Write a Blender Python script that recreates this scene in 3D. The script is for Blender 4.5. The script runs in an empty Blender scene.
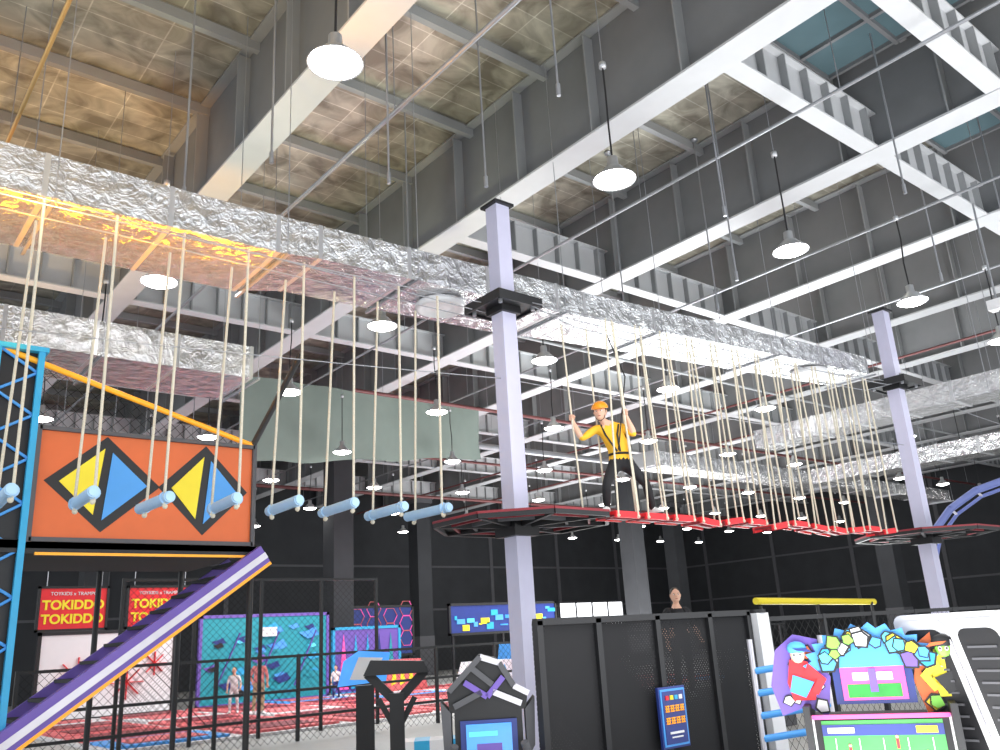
import bpy, math, random
from mathutils import Vector, Matrix
random.seed(7)
SC=bpy.context.scene; COL=SC.collection
V=Vector
# ---------------------------------------------------------------- camera
th=math.radians(17.25); ro=math.radians(3.4); az=math.radians(50)
Fh=V((math.cos(az),math.sin(az),0)); R0=V((math.sin(az),-math.cos(az),0))
F=Fh*math.cos(th)+V((0,0,1))*math.sin(th); U0=R0.cross(F)
R=R0*math.cos(ro)-U0*math.sin(ro); U=R0*math.sin(ro)+U0*math.cos(ro)
cam=bpy.data.cameras.new('camera'); co=bpy.data.objects.new('camera',cam); COL.objects.link(co)
m=Matrix((R,U,-F)).transposed().to_4x4(); m.translation=V((0,0,1.6)); co.matrix_world=m
cam.lens=30.6; cam.sensor_width=36; cam.clip_end=300; SC.camera=co
SC.view_settings.view_transform='Standard'
# ---------------------------------------------------------------- materials
def mat(name,c,rough=.6,metal=0,var=.12,scale=6,emit=0,ecol=None,bump=0,spec=.5):
    m=bpy.data.materials.new(name); m.use_nodes=True; nt=m.node_tree; b=nt.nodes['Principled BSDF']
    b.inputs['Roughness'].default_value=rough; b.inputs['Metallic'].default_value=metal
    b.inputs['Specular IOR Level'].default_value=spec
    tc=nt.nodes.new('ShaderNodeTexCoord'); n=nt.nodes.new('ShaderNodeTexNoise'); n.inputs['Scale'].default_value=scale; n.inputs['Detail'].default_value=4
    nt.links.new(tc.outputs['Object'],n.inputs['Vector'])
    mx=nt.nodes.new('ShaderNodeMix'); mx.data_type='RGBA'
    mx.inputs['A'].default_value=(*[x*(1-var) for x in c],1); mx.inputs['B'].default_value=(*[min(1,x*(1+var)) for x in c],1)
    nt.links.new(n.outputs['Fac'],mx.inputs['Factor']); nt.links.new(mx.outputs['Result'],b.inputs['Base Color'])
    if bump:
        bp=nt.nodes.new('ShaderNodeBump'); bp.inputs['Strength'].default_value=bump; nt.links.new(n.outputs['Fac'],bp.inputs['Height']); nt.links.new(bp.outputs['Normal'],b.inputs['Normal'])
    if emit:
        b.inputs['Emission Color'].default_value=(*(ecol or c),1); b.inputs['Emission Strength'].default_value=emit
    return m
def foil(name,c,rough=.2,bs=.45):
    m=mat(name,c,rough,.92,.30,3); nt=m.node_tree; b=nt.nodes['Principled BSDF']
    tc=nt.nodes.new('ShaderNodeTexCoord'); vo=nt.nodes.new('ShaderNodeTexVoronoi'); vo.inputs['Scale'].default_value=4.5
    nz=nt.nodes.new('ShaderNodeTexNoise'); nz.inputs['Scale'].default_value=6; nz.inputs['Detail'].default_value=7; nz.inputs['Distortion'].default_value=3
    nt.links.new(tc.outputs['Object'],vo.inputs['Vector']); nt.links.new(tc.outputs['Object'],nz.inputs['Vector'])
    ad=nt.nodes.new('ShaderNodeMath'); ad.operation='ADD'; nt.links.new(vo.outputs['Distance'],ad.inputs[0]); nt.links.new(nz.outputs['Fac'],ad.inputs[1])
    bp=nt.nodes.new('ShaderNodeBump'); bp.inputs['Strength'].default_value=bs; bp.inputs['Distance'].default_value=.08
    nt.links.new(ad.outputs[0],bp.inputs['Height']); nt.links.new(bp.outputs['Normal'],b.inputs['Normal'])
    return m
def brickmat(name,c1,c2,cm,scale,bw,bh,ms=.02,rough=.5,metal=0,bump=0):
    m=mat(name,c1,rough,metal); nt=m.node_tree; b=nt.nodes['Principled BSDF']
    tc=nt.nodes.new('ShaderNodeTexCoord'); br=nt.nodes.new('ShaderNodeTexBrick'); nt.links.new(tc.outputs['Object'],br.inputs['Vector'])
    br.offset=0; br.inputs['Color1'].default_value=(*c1,1); br.inputs['Color2'].default_value=(*c2,1); br.inputs['Mortar'].default_value=(*cm,1)
    br.inputs['Scale'].default_value=scale; br.inputs['Brick Width'].default_value=bw; br.inputs['Row Height'].default_value=bh; br.inputs['Mortar Size'].default_value=ms
    nz=nt.nodes.new('ShaderNodeTexNoise'); nz.inputs['Scale'].default_value=1.6; nz.inputs['Detail'].default_value=9; nz.inputs['Distortion'].default_value=1; nt.links.new(tc.outputs['Object'],nz.inputs['Vector'])
    cr=nt.nodes.new('ShaderNodeValToRGB'); cr.color_ramp.elements[0].position=.35; cr.color_ramp.elements[0].color=(.28,.26,.24,1); cr.color_ramp.elements[1].position=.68; nt.links.new(nz.outputs['Fac'],cr.inputs[0])
    mx=nt.nodes.new('ShaderNodeMix'); mx.data_type='RGBA'; mx.blend_type='MULTIPLY'; mx.inputs['Factor'].default_value=.8
    nt.links.new(br.outputs['Color'],mx.inputs['A']); nt.links.new(cr.outputs['Color'],mx.inputs['B']); nt.links.new(mx.outputs['Result'],b.inputs['Base Color'])
    if bump:
        bp=nt.nodes.new('ShaderNodeBump'); bp.inputs['Strength'].default_value=bump; nt.links.new(nz.outputs['Fac'],bp.inputs['Height']); nt.links.new(bp.outputs['Normal'],b.inputs['Normal'])
    return m
def netmat(name,c,cell=.08,th_=.16):
    m=mat(name,c,.8); nt=m.node_tree; b=nt.nodes['Principled BSDF']
    tc=nt.nodes.new('ShaderNodeTexCoord'); mp=nt.nodes.new('ShaderNodeMapping'); mp.inputs['Rotation'].default_value=(0,math.radians(45),0); mp.inputs['Scale'].default_value=(1/cell,)*3
    nt.links.new(tc.outputs['Object'],mp.inputs['Vector']); sp=nt.nodes.new('ShaderNodeSeparateXYZ'); nt.links.new(mp.outputs['Vector'],sp.inputs[0])
    outs=[]
    for k in ('X','Z'):
        fr=nt.nodes.new('ShaderNodeMath'); fr.operation='FRACT'; nt.links.new(sp.outputs[k],fr.inputs[0])
        lt=nt.nodes.new('ShaderNodeMath'); lt.operation='LESS_THAN'; lt.inputs[1].default_value=th_; nt.links.new(fr.outputs[0],lt.inputs[0]); outs.append(lt)
    mxm=nt.nodes.new('ShaderNodeMath'); mxm.operation='MAXIMUM'; nt.links.new(outs[0].outputs[0],mxm.inputs[0]); nt.links.new(outs[1].outputs[0],mxm.inputs[1])
    nt.links.new(mxm.outputs[0],b.inputs['Alpha'])
    return m
M={}
M['steel']=mat('painted_steel_light',(.56,.57,.59),.5,0,.08,2)
M['steelweb']=mat('painted_steel_web',(.22,.225,.235),.6,0,.2,1.2)
M['purlin']=mat('purlin_grey',(.32,.33,.34),.5,0,.1,2)
M['galv']=mat('galvanised_rod',(.40,.41,.44),.35,.6)
M['brass']=mat('brass_pipe',(.55,.36,.14),.4,.5)
M['redpipe']=mat('dull_red_pipe',(.16,.05,.05),.5)
M['foil']=foil('foil_duct',(.76,.76,.78))
M['foilseam']=mat('foil_tape',(.62,.62,.64),.35,.7)
M['deck']=brickmat('foil_insulation_deck',(.68,.66,.56),(.52,.49,.40),(.86,.84,.74),1,1.2,.45,.012,.35,.4,.5)
M['glass']=mat('skylight_glass',(.08,.13,.15),.1,.1,.2,2,.26,(.16,.25,.28))
M['dark']=mat('charcoal_wall',(.035,.037,.042),.8,0,.3,1)
M['darktrim']=mat('dark_trim',(.10,.10,.11),.7)
M['floor']=mat('grey_vinyl_floor',(.44,.44,.43),.5)
M['black']=mat('black_paint',(.012,.012,.014),.5)
M['rubber']=mat('black_rubber',(.02,.02,.022),.8)
M['lav']=mat('lavender_paint',(.60,.59,.76),.4,0,.05)
M['white']=mat('white_gloss',(.8,.8,.82),.3,0,.03)
M['red']=mat('red_paint',(.80,.02,.03),.45)
M['redd']=mat('dark_red',(.25,.02,.03),.5)
M['rope']=mat('cream_rope',(.66,.60,.48),.9,0,.25,60)
M['logblue']=mat('pale_blue_foam',(.38,.60,.85),.5,0,.08)
M['logend']=mat('foam_end',(.45,.68,.9),.5)
M['lampmetal']=mat('lamp_housing',(.55,.56,.58),.3,.5)
M['lampglass']=mat('lamp_glow',(1,1,1),.3,0,0,1,24,(1,.99,.96))
M['orange']=mat('orange_panel',(.74,.15,.035),.5,0,.06)
M['orange2']=mat('amber_tube',(.98,.42,.02),.35,0,.1,5,.25,(1,.4,.02))
M['yellow']=mat('yellow_panel',(.95,.78,.03),.5,0,.05)
M['blue']=mat('blue_panel',(.08,.36,.85),.5,0,.05)
M['cyan']=mat('cyan_paint',(.03,.40,.72),.4)
M['teal']=mat('teal_mural',(.02,.33,.40),.6)
M['purple']=mat('purple_paint',(.17,.10,.46),.4)
M['bluegrey']=mat('blue_grey_tube',(.16,.20,.48),.35)
M['silver']=mat('brushed_silver',(.68,.66,.72),.3,.3)
M['sage']=mat('sage_fabric',(.24,.29,.26),.85,0,.12,1.5,bump=.3)
M['pink']=mat('salmon_pad',(.72,.15,.16),.6,0,.1)
M['padw']=mat('pale_pad',(.72,.70,.72),.6)
M['navy']=mat('navy',(.02,.04,.22),.4)
M['net']=netmat('black_net',(.01,.01,.01),.10,.07)
M['finenet']=netmat('fine_mesh',(.010,.010,.012),.03,.66)
M['screenb']=mat('screen_blue',(.05,.2,.5),.2,0,.6,5,.9,(.05,.3,.8))
M['screeng']=mat('screen_green',(.03,.30,.05),.2,0,.5,7,.25,(.05,.42,.08))
M['neonp']=mat('neon_pink',(.7,.08,.3),.3,0,.1,5,.7,(.95,.1,.4))
M['neonc']=mat('neon_cyan',(.1,.6,.8),.3,0,.1,5,.5,(.1,.7,.95))
M['green']=mat('lime',(.25,.75,.08),.4)
M['window']=mat('window_daylight',(1,1,1),.5,0,0,1,2.2,(.95,.97,1))
M['skin']=mat('skin',(.75,.45,.32),.55,0,.05); M['hair']=mat('hair',(.02,.015,.012),.6)
M['shirty']=mat('yellow_shirt',(.95,.50,.03),.8); M['pantsb']=mat('black_trousers',(.013,.013,.016),.8)
M['helmet']=mat('orange_helmet',(1.0,.33,.01),.3); M['shoe']=mat('shoe_white',(.75,.75,.75),.6)
M['shirtp']=mat('pink_shirt',(.7,.25,.25),.8); M['lipm']=mat('lip',(.45,.1,.09),.6)
M['khaki']=mat('khaki',(.4,.32,.2),.8)
# ---------------------------------------------------------------- mesh builder
class MB:
    def __init__(s): s.v=[];s.f=[];s.m=[];s.mats=[];s.sm=[]
    def mi(s,k):
        mm=M[k]
        if mm not in s.mats: s.mats.append(mm)
        return s.mats.index(mm)
    def raw(s,vs,fs,k,sm=False):
        o=len(s.v); s.v+= [tuple(v) for v in vs]; i=s.mi(k)
        for f in fs: s.f.append([a+o for a in f]); s.m.append(i); s.sm.append(sm)
    def box(s,c,d,k,rot=None):
        c=V(c); hx,hy,hz=d[0]/2,d[1]/2,d[2]/2
        vs=[V((x,y,z)) for x in(-hx,hx) for y in(-hy,hy) for z in(-hz,hz)]
        if rot is not None: vs=[rot@v for v in vs]
        s.raw([c+v for v in vs],[(0,1,3,2),(4,6,7,5),(0,4,5,1),(2,3,7,6),(0,2,6,4),(1,5,7,3)],k)
    def beam(s,p0,p1,w,h,k,up=V((0,0,1))):
        p0=V(p0);p1=V(p1); x=(p1-p0); L=x.length; x.normalize(); y=up.cross(x).normalized(); z=x.cross(y)
        rot=Matrix((x,y,z)).transposed(); s.box((p0+p1)/2,(L,w,h),k,rot)
    def cyl(s,p0,p1,r0,k,r1=None,n=10,caps=True,k2=None):
        p0=V(p0);p1=V(p1); r1=r0 if r1 is None else r1; d=(p1-p0).normalized()
        a=d.orthogonal().normalized(); b=d.cross(a)
        vs=[];fs=[]
        for i in range(n):
            t=2*math.pi*i/n; e=a*math.cos(t)+b*math.sin(t); vs+= [p0+e*r0,p1+e*r1]
        for i in range(n):
            j=(i+1)%n; fs.append((2*i,2*j,2*j+1,2*i+1))
        s.raw(vs,fs,k,True)
        if caps: s.raw(vs,[tuple(2*i for i in range(n))[::-1],tuple(2*i+1 for i in range(n))],k2 or k)
    def tube(s,pts,r,k,n=8):
        for a,b in zip(pts[:-1],pts[1:]): s.cyl(a,b,r,k,n=n)
    def lathe(s,c,prof,k,n=24,axis=None):
        c=V(c); vs=[];fs=[]
        for i in range(n):
            t=2*math.pi*i/n
            for r,z in prof: vs.append(c+V((r*math.cos(t),r*math.sin(t),z)))
        q=len(prof)
        for i in range(n):
            j=(i+1)%n
            for a in range(q-1): fs.append((i*q+a,j*q+a,j*q+a+1,i*q+a+1))
        s.raw(vs,fs,k,True)
    def sph(s,c,r,k,n=12,mm=None,zmin=-1):
        c=V(c); r=V(r) if hasattr(r,'__len__') else V((r,r,r)); vs=[];fs=[]; h=n//2+1
        for i in range(h+1):
            p=math.pi*i/h
            z=math.cos(p); z=max(z,zmin)
            for j in range(n):
                t=2*math.pi*j/n; v=V((math.sin(p)*math.cos(t)*r.x,math.sin(p)*math.sin(t)*r.y,z*r.z))
                if mm is not None: v=mm@v
                vs.append(c+v)
        for i in range(h):
            for j in range(n): fs.append((i*n+j,(i+1)*n+j,(i+1)*n+(j+1)%n,i*n+(j+1)%n))
        s.raw(vs,fs,k,True)
    def prism(s,pts,d,k,k2=None):
        d=V(d); pts=[V(p) for p in pts]; n=len(pts)
        s.raw(pts,[tuple(range(n))],k); s.raw([p+d for p in pts],[tuple(range(n))[::-1]],k)
        s.raw(pts+[p+d for p in pts],[(i,(i+1)%n,(i+1)%n+n,i+n) for i in range(n)],k2 or k)
    def build(s,name,parent=None,loc=None):
        me=bpy.data.meshes.new(name); me.from_pydata(s.v,[],s.f)
        for mm in s.mats: me.materials.append(mm)
        me.polygons.foreach_set('material_index',s.m); me.polygons.foreach_set('use_smooth',s.sm); me.update()
        o=bpy.data.objects.new(name,me); COL.objects.link(o)
        if parent: o.parent=parent
        if loc: o.location=loc
        return o
def inst(o,name,loc,rz=0):
    n=bpy.data.objects.new(name,o.data); COL.objects.link(n); n.location=loc; n.rotation_euler[2]=rz; return n
def empty(name,loc=(0,0,0),rz=0):
    e=bpy.data.objects.new(name,None); COL.objects.link(e); e.location=loc; e.rotation_euler[2]=rz; e.empty_display_size=.1; return e
# ---------------------------------------------------------------- room shell
X1,Y1,ZB,ZR=55,45,9.5,11.6
ZT=ZR-.03
b=MB(); b.box((23,18,-.1),(64,56,.2),'floor'); b.build('floor')
b=MB(); b.box((23,18,ZR+.1),(64,56,.2),'deck'); b.build('ceiling')
b=MB(); b.box((23,Y1+.1,5.8),(64,.2,11.6),'dark')
for z in (3.6,6.2): b.box((23,Y1-.02,z),(64,.06,.12),'darktrim')
for x in range(-6,55,6): b.box((x,Y1-.03,5.5),(.25,.08,11),'darktrim')
b.build('wall_north')
b=MB(); b.box((X1+.1,18,5.8),(.2,56,11.6),'dark')
for z in (3.6,6.2): b.box((X1-.02,18,z),(.06,54,.12),'darktrim')
for y in range(-6,45,6): b.box((X1-.03,y,5.5),(.08,.25,11),'darktrim')
b.build('wall_east')
b=MB(); b.box((45,Y1-.06,3.0),(6.4,.04,1.5),'window')
for x in (41.8,43.4,45,46.6,48.2): b.box((x,Y1-.1,3.0),(.1,.08,1.6),'darktrim')
for z in (2.2,3.8): b.box((45,Y1-.1,z),(6.5,.08,.1),'darktrim')
b.build('window_1')
# girders
GX=[4.93+4.57*k for k in range(-2,11)]
g=MB()
L=51
g.box((0,L/2,.02),(.52,L,.04),'steel'); g.box((0,L/2,1.03),(.03,L,2.0),'steelweb'); g.box((0,L/2,2.06),(.4,L,.04),'purlin')
for i in range(27):
    for sx in(-1,1): g.box((sx*.125,1+i*1.9,1.0),(.22,.03,1.95),'purlin')
g0=g.build('ceiling_girder',loc=(GX[0],-6,ZB))
for x in GX[1:]: inst(g0,'ceiling_girder',(x,-6,ZB))
# cross beams
c=MB(); W=4.57-.05
c.box((W/2,0,.02),(W,.30,.035),'steel'); c.box((W/2,0,.40),(W,.02,.75),'steel'); c.box((W/2,0,.78),(W,.26,.03),'steel')
for i in range(7):
    for sy in(-1,1): c.box((.32+i*.64,sy*.07,.40),(.025,.13,.72),'purlin')
c0=None
for y in [-.85,3.75,5.87,12.6,19.3,26,32.7,39.4]:
    for x in GX:
        if y<6 and x<9: continue
        if y==3.75 and x>19: continue
        if y==12.6 and x<9: continue
        if c0 is None: c0=c.build('ceiling_cross_beam',loc=(x+.03,y,ZB+.02))
        else: inst(c0,'ceiling_cross_beam',(x+.03,y,ZB+.02))
# purlins
p=MB()
for i in range(22):
    y=-4+i*2.25
    p.box((23,y,ZR-.12),(64,.12,.2),'purlin')
p.build('ceiling_purlins')
# skylights
for k,(x,y) in enumerate([(11.8,5.0),(16.35,4.9),(20.9,4.9)]):
    s=MB(); s.box((0,0,0),(3.8,2.6,.05),'glass')
    for sx in(-1.9,-.95,0,.95,1.9): s.box((sx,0,-.05),(.07,2.7,.1),'steelweb')
    for sy in(-1.3,0,1.3): s.box((0,sy,-.06),(3.9,.07,.12),'steelweb')
    s.build('skylight',loc=(x,y,ZR-.30))
# ---------------------------------------------------------------- lamps
l=MB()
l.lathe((0,0,0),[(.05,.34),(.07,.33),(.075,.2),(.12,.17),(.16,.12),(.27,.02),(.285,0),(.275,0),(.15,.10)],'lampmetal',28)
l.lathe((0,0,0),[(.272,.012),(.2,-.03),(.1,-.055),(0.001,-.06)],'lampglass',28)
l.tube([(0,0,.33),(.01,0,.8),(-.03,0,1.3),(-.02,0,1.7)],.014,'black',6)
l.lathe((-.02,0,1.7),[(.001,.09),(.05,.08),(.05,0),(.001,-.01)],'lampmetal',10)
l.cyl((-.02,0,1.75),(-.02,0,4.28),.006,'galv',n=5)
l0=None
for yi,y in enumerate([6.45,12.65,17.1,22.0,26.9,32,37.5]):
    for k in range(12):
        x=3.5+.3*min(yi,2)+4.04*k
        if yi==0 and k>9: continue
        if l0 is None: l0=l.build('pendant_lamp',loc=(x,y,7.2))
        else: inst(l0,'pendant_lamp',(x,y,7.2+random.uniform(-.05,.05)),random.uniform(0,6))
# ---------------------------------------------------------------- ducts
def duct(path,seg=1.25):
    b=MB()
    def ring(p):
        x,y,w,zt,h=p; return [V((x,y,zt)),V((x,y,zt-h)),V((x,y+w,zt-h)),V((x,y+w,zt))]
    pts=[]
    for a,c in zip(path[:-1],path[1:]):
        n=max(1,int(abs(c[0]-a[0])/seg))
        for i in range(n): pts.append(tuple(a[j]+(c[j]-a[j])*i/n for j in range(5)))
    pts.append(path[-1]); rs=[ring(p) for p in pts]
    vs=[v for r in rs for v in r]; fs=[]
    for i in range(len(rs)-1):
        for j in range(4): fs.append((i*4+j,i*4+(j+1)%4,i*4+4+(j+1)%4,i*4+4+j))
    fs.append((0,1,2,3)); q=len(vs)-4; fs.append((q+3,q+2,q+1,q)); b.raw(vs,fs,'foil')
    for p in pts:
        x,y,w,zt,h=p; e=.006
        b.raw([V((xx,yy,zz)) for xx in(x-.03,x+.03) for yy in(y-e,y+w+e) for zz in(zt-h-e,zt+e)],[(0,1,3,2),(4,6,7,5),(0,4,5,1),(2,3,7,6),(0,2,6,4),(1,5,7,3)],'foilseam')
    for p in pts[::2]:
        x,y,w,zt,h=p
        b.box((x+.1,y+w/2,zt-h-.03),(.04,w+.24,.04),'galv')
        for yy in(y-.08,y+w+.08): b.cyl((x+.1,yy,zt-h-.05),(x+.1,yy,ZT),.007,'galv',n=5)
    return b
b=duct([(-4,9.8,1.5,7.2,.55),(4.4,9.66,1.5,7.2,.54),(5.0,9.62,1.3,7.2,.50),(9.2,9.38,1.3,7.2,.5),(9.8,9.34,1.2,7.16,.45),(13,9.05,1.15,7.16,.42),(17.8,8.6,1.0,7.12,.40)])
for (x,y,zb) in [(7.3,10.05,6.69),(16.3,9.15,6.71)]:
    b.lathe((x,y,zb),[(.36,0),(.40,-.05),(.40,-.10),(.33,-.13),(.30,-.09),(.24,-.12),(.20,-.08),(.12,-.11),(.001,-.09)],'white',24)
b.build('air_duct')
b=duct([(-2,14.2,1.6,7.0,.6),(6.0,14.2,1.6,7.0,.6)]); b.build('air_duct')
def ducty(x,y0,y1,w,zt,h):
    b=MB(); b.box((x,(y0+y1)/2,zt-h/2),(w,y1-y0,h),'foil')
    y=y0+.6
    while y<y1: b.box((x,y,zt-h/2),(w+.03,.07,h+.03),'foilseam'); y+=1.25
    for yy in [y0+1+2.5*i for i in range(int((y1-y0)/2.5))]:
        for s in(-1,1): b.cyl((x+s*(w/2+.05),yy,zt-h),(x+s*(w/2+.05),yy,ZT),.008,'galv',n=5)
    b.build('air_duct')
ducty(21.8,4,14,1.0,7.0,.5); ducty(28,6,16,1.0,6.7,.5)
b=duct([(22,18.4,1.0,7.4,.5),(44,18.4,1.0,7.4,.5)],2.5); b.build('air_duct')
# ---------------------------------------------------------------- pipes
b=MB()
for x,z,r,k in [(5.85,9.0,.035,'galv'),(1.6,9.2,.03,'brass'),(11.2,9.2,.03,'galv'),(16.2,9.2,.03,'galv'),(20.4,9.1,.03,'galv'),(25.3,9.1,.04,'redpipe'),(30.1,9.1,.04,'redpipe')]:
    b.cyl((x,-4,z),(x,44,z),r,k,n=8)
    for y in range(-3,44,4): b.cyl((x,y,z),(x,y,ZT),.008,'galv',n=5)
b.build('sprinkler_pipes_lengthwise')
b=MB()
for y,z,r,k in [(21,8.8,.06,'redpipe'),(28,8.8,.06,'redpipe'),(24.3,8.5,.12,'galv'),(35,8.6,.08,'redpipe'),(15.2,8.9,.04,'purlin')]:
    b.cyl((12,y,z),(54,y,z),r,k,n=8)
    for x in range(13,54,4): b.cyl((x,y,z),(x,y,ZT),.008,'galv',n=5)
b.build('sprinkler_pipes_crosswise')
b=MB()
for (x,y,zl) in [(1.9,7.2,8.0),(3.4,10.5,7.6),(4.2,9.5,7.9),(7.0,8.4,7.9),(10.6,6.9,7.8),(11.9,7.7,7.3),(13.7,9.4,7.7),(12.5,10.8,7.6),(16.8,6.3,7.9),(5.6,8.8,7.7),(17.5,5.2,8.0),(13.2,5.2,8.2),(7.9,11.8,7.4),(6.6,6.4,8.1)]:
    b.cyl((x,y,zl),(x,y,ZT),.016,'galv',n=6); b.cyl((x,y,zl-.05),(x,y,zl+.12),.03,'galv',n=8); b.lathe((x,y,ZR-.02),[(.001,-.05),(.07,-.04),(.09,0)],'galv',10)
b.build('sprinkler_drop_rods')
# sage smoke curtain
b=MB(); n=26; vs=[];
for i in range(n+1):
    x=9.4+i*.34; yy=23+.06*math.sin(i*1.3); zb=6.8+.05*math.sin(i*.7)+ (i/n)*.9
    vs+=[(x,yy,9.45),(x,yy-.1*math.sin(i*.9),8.2),(x,yy,zb)]
fs=[]
for i in range(n):
    for j in range(2): fs.append((i*3+j,i*3+j+1,i*3+4+j,i*3+3+j))
b.raw(vs,fs,'sage',True); b.build('smoke_curtain')
# columns
for (x,y) in [(17.2,31.4),(9.5,37.5),(33.8,30.4),(27,40),(44,22),(44,36),(52,14)]:
    b=MB(); b.box((0,0,4.75),(.9,.9,9.5),'dark'); b.box((0,0,1),(.96,.96,2),'darktrim'); b.box((0,0,9.3),(1.1,1.1,.3),'darktrim'); b.build('building_column',loc=(x,y,0))
# ---------------------------------------------------------------- rope course
def post(x,y,plat_z=3.1,rad=1.28,off=(0,0)):
    b=MB(); b.box((x,y,3.9),(.25,.25,7.8),'lav'); b.box((x,y,7.82),(.36,.36,.04),'black'); b.box((x,y,.02),(.5,.5,.04),'black')
    b.box((x,y,6.2),(.80,.80,.07),'black'); b.box((x,y,6.2),(.36,.36,.26),'black')
    for sx in(-1,1):
        b.beam((x+sx*.39,y-.4,6.2),(x+sx*.39,y+.4,6.2),.03,.14,'black'); b.beam((x-.4,y+sx*.39,6.2),(x+.4,y+sx*.39,6.2),.03,.14,'black')
        for sy in(-1,1): b.cyl((x+sx*.3,y+sy*.3,6.10),(x+sx*.3,y+sy*.3,6.32),.03,'galv',n=8)
    b.build('support_post')
    b=MB(); ox,oy=off
    def octa(r,z):
        k=min(1,r/rad) ; return [V((x+ox*k+r*math.cos(math.radians(22.5+45*i)),y+oy*k+r*math.sin(math.radians(22.5+45*i)),z)) for i in range(8)]
    for i in range(8):
        o=octa(rad,plat_z); inn=octa(.22,plat_z); j=(i+1)%8
        b.prism([o[i],o[j],inn[j],inn[i]],(0,0,-.04),'rubber')
        a=octa(rad+.01,plat_z-.02); b.beam(a[i],a[j],.04,.03,'redd')
        a=octa(rad,plat_z-.06); b.beam(a[i],a[j],.05,.06,'black')
        b.beam(octa(.2,plat_z-.08)[i],octa(rad-.05,plat_z-.06)[i],.05,.07,'black')
        a=octa(rad*.55,plat_z-.06); b.beam(a[i],a[j],.04,.05,'darktrim')
        a=octa(rad*.8,plat_z-.06); b.beam(a[i],a[j],.03,.04,'redd')
    b.box((x,y,plat_z-.12),(.42,.42,.22),'black')
    b.build('octagonal_platform')
post(7.47,8.74,3.12,1.22,(.10,-.02)); post(17.29,7.85,3.14)
b=MB()
def cable(b,p0,p1,sag=.05,r=.009,n=12,k='galv'):
    p0=V(p0);p1=V(p1); pts=[]
    for i in range(n+1):
        t=i/n; p=p0.lerp(p1,t); p.z-=sag*4*t*(1-t); pts.append(p)
    b.tube(pts,r,k,5)
cable(b,(-3,9.18,6.42),(7.3,8.95,6.15),.0); cable(b,(-3,9.78,6.42),(7.3,9.2,6.15),.0)
for yy in (7.5,7.95): cable(b,(7.6,8.5,6.25),(8.1,yy,5.75),0); cable(b,(8.1,yy,5.75),(16.2,yy,5.95),.06); cable(b,(16.2,yy,5.95),(17.2,7.85,6.2),0)
cable(b,(-3,8.9,6.22),(7.4,8.74,6.2),.1); cable(b,(7.5,8.74,6.28),(17.2,7.85,6.25),.12)
cable(b,(7.5,8.74,5.1),(17.2,7.85,4.9),.05,.008); cable(b,(-3,9.4,4.7),(7.4,8.74,5.1),.05,.007)
cable(b,(17.4,7.85,6.2),(27,8.2,6.1),.1)
b.build('safety_cables')
# log bridge
LX=[0.85,1.53,2.25,2.97,3.72,4.42,5.10,5.74,6.33]
for i,x in enumerate(LX):
    b=MB(); y=9.6-.05*i if i<3 else 9.72-.07*i; z=3.24+random.uniform(-.02,.02); dx=random.uniform(-.03,.03); zt=6.42-.03*i
    b.cyl((x-dx,y-.42,z),(x+dx,y+.46,z),.062,'logblue',n=16,k2='logend')
    b.cyl((x-dx,y-.44,z),(x-dx,y-.42,z),.05,'logend',n=16)
    for s in(-1,1):
        yy=y+s*.34
        b.cyl((x-dx*s*.8,yy,z-.09),(x+s*.02,9.45+s*.30-(.05*i),zt-.06),.016,'rope',n=7)
        b.cyl((x,yy-.015,z),(x,yy+.015,z),.070,'logblue',n=14)
        b.sph((x,yy,z-.09),.03,'rope',8)
    b.build('hanging_log_step')
# red plank bridge
random.seed(3)
for i in range(13):
    x=8.36+i*.58; z=3.1+(random.uniform(-.05,.04) if i>2 else 0); b=MB(); y=7.72
    t=random.uniform(-.16,.10) if i>2 else 0; rot=Matrix.Rotation(t,3,'Y')
    b.box((x,y,z-.025),(.44,.34,.05),'red',rot); b.box((x,y,z-.065),(.38,.08,.04),'redd',rot)
    for s in(-1,1):
        b.box((x,y+s*.17,z-.042),(.46,.035,.085),'red',rot); b.box((x+s*.21,y,z-.06),(.04,.30,.03),'redd',rot)
    for s,q in((-1,-1),(-1,1),(1,0)):
            zz=z-.05-q*.19*math.sin(t)
            b.cyl((x+q*.19,y+s*.19,zz),(x+q*.05-.04+random.uniform(-.03,.03),y+s*.22,5.76+.015*i),.014,'rope',n=6)
            b.sph((x+q*.19,y+s*.19,zz-.01),.025,'rope',8)
    b.build('hanging_plank_step')
# ---------------------------------------------------------------- left tower
yb=10.9
tw=empty('play_tower')
b=MB()
for x in(1.50,1.96): b.beam((x,yb-.05,0),(x,yb-.05,5.2),.07,.07,'cyan',V((1,0,0)))
b.box((1.73,yb+.02,2.6),(.4,.03,5.2),'black')
zz=0; s=0
while zz<5.0:
    a=(1.52,yb-.03,zz) if s%2==0 else (1.94,yb-.03,zz); c2=(1.94,yb-.03,zz+.26) if s%2==0 else (1.52,yb-.03,zz+.26)
    b.cyl(a,c2,.018,'blue',n=6); zz+=.26; s+=1
b.box((1.73,yb,5.22),(.6,.2,.06),'cyan')
b.build('lattice_column',tw)
b=MB()
x0,x1,z0,z1=2.02,4.66,2.98,4.28; y=yb-.06
b.box(((x0+x1)/2,yb,(z0+z1)/2),(x1-x0,.08,z1-z0),'orange')
for a,c2 in [((x0,y,z0),(x1,y,z0)),((x0,y,z1),(x1,y,z1)),((x0,y,z0-.03),(x0,y,z1+.03)),((x1,y,z0-.03),(x1,y,z1+.03))]: b.beam(a,c2,.05,.05,'darktrim',V((0,1,0)))
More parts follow.
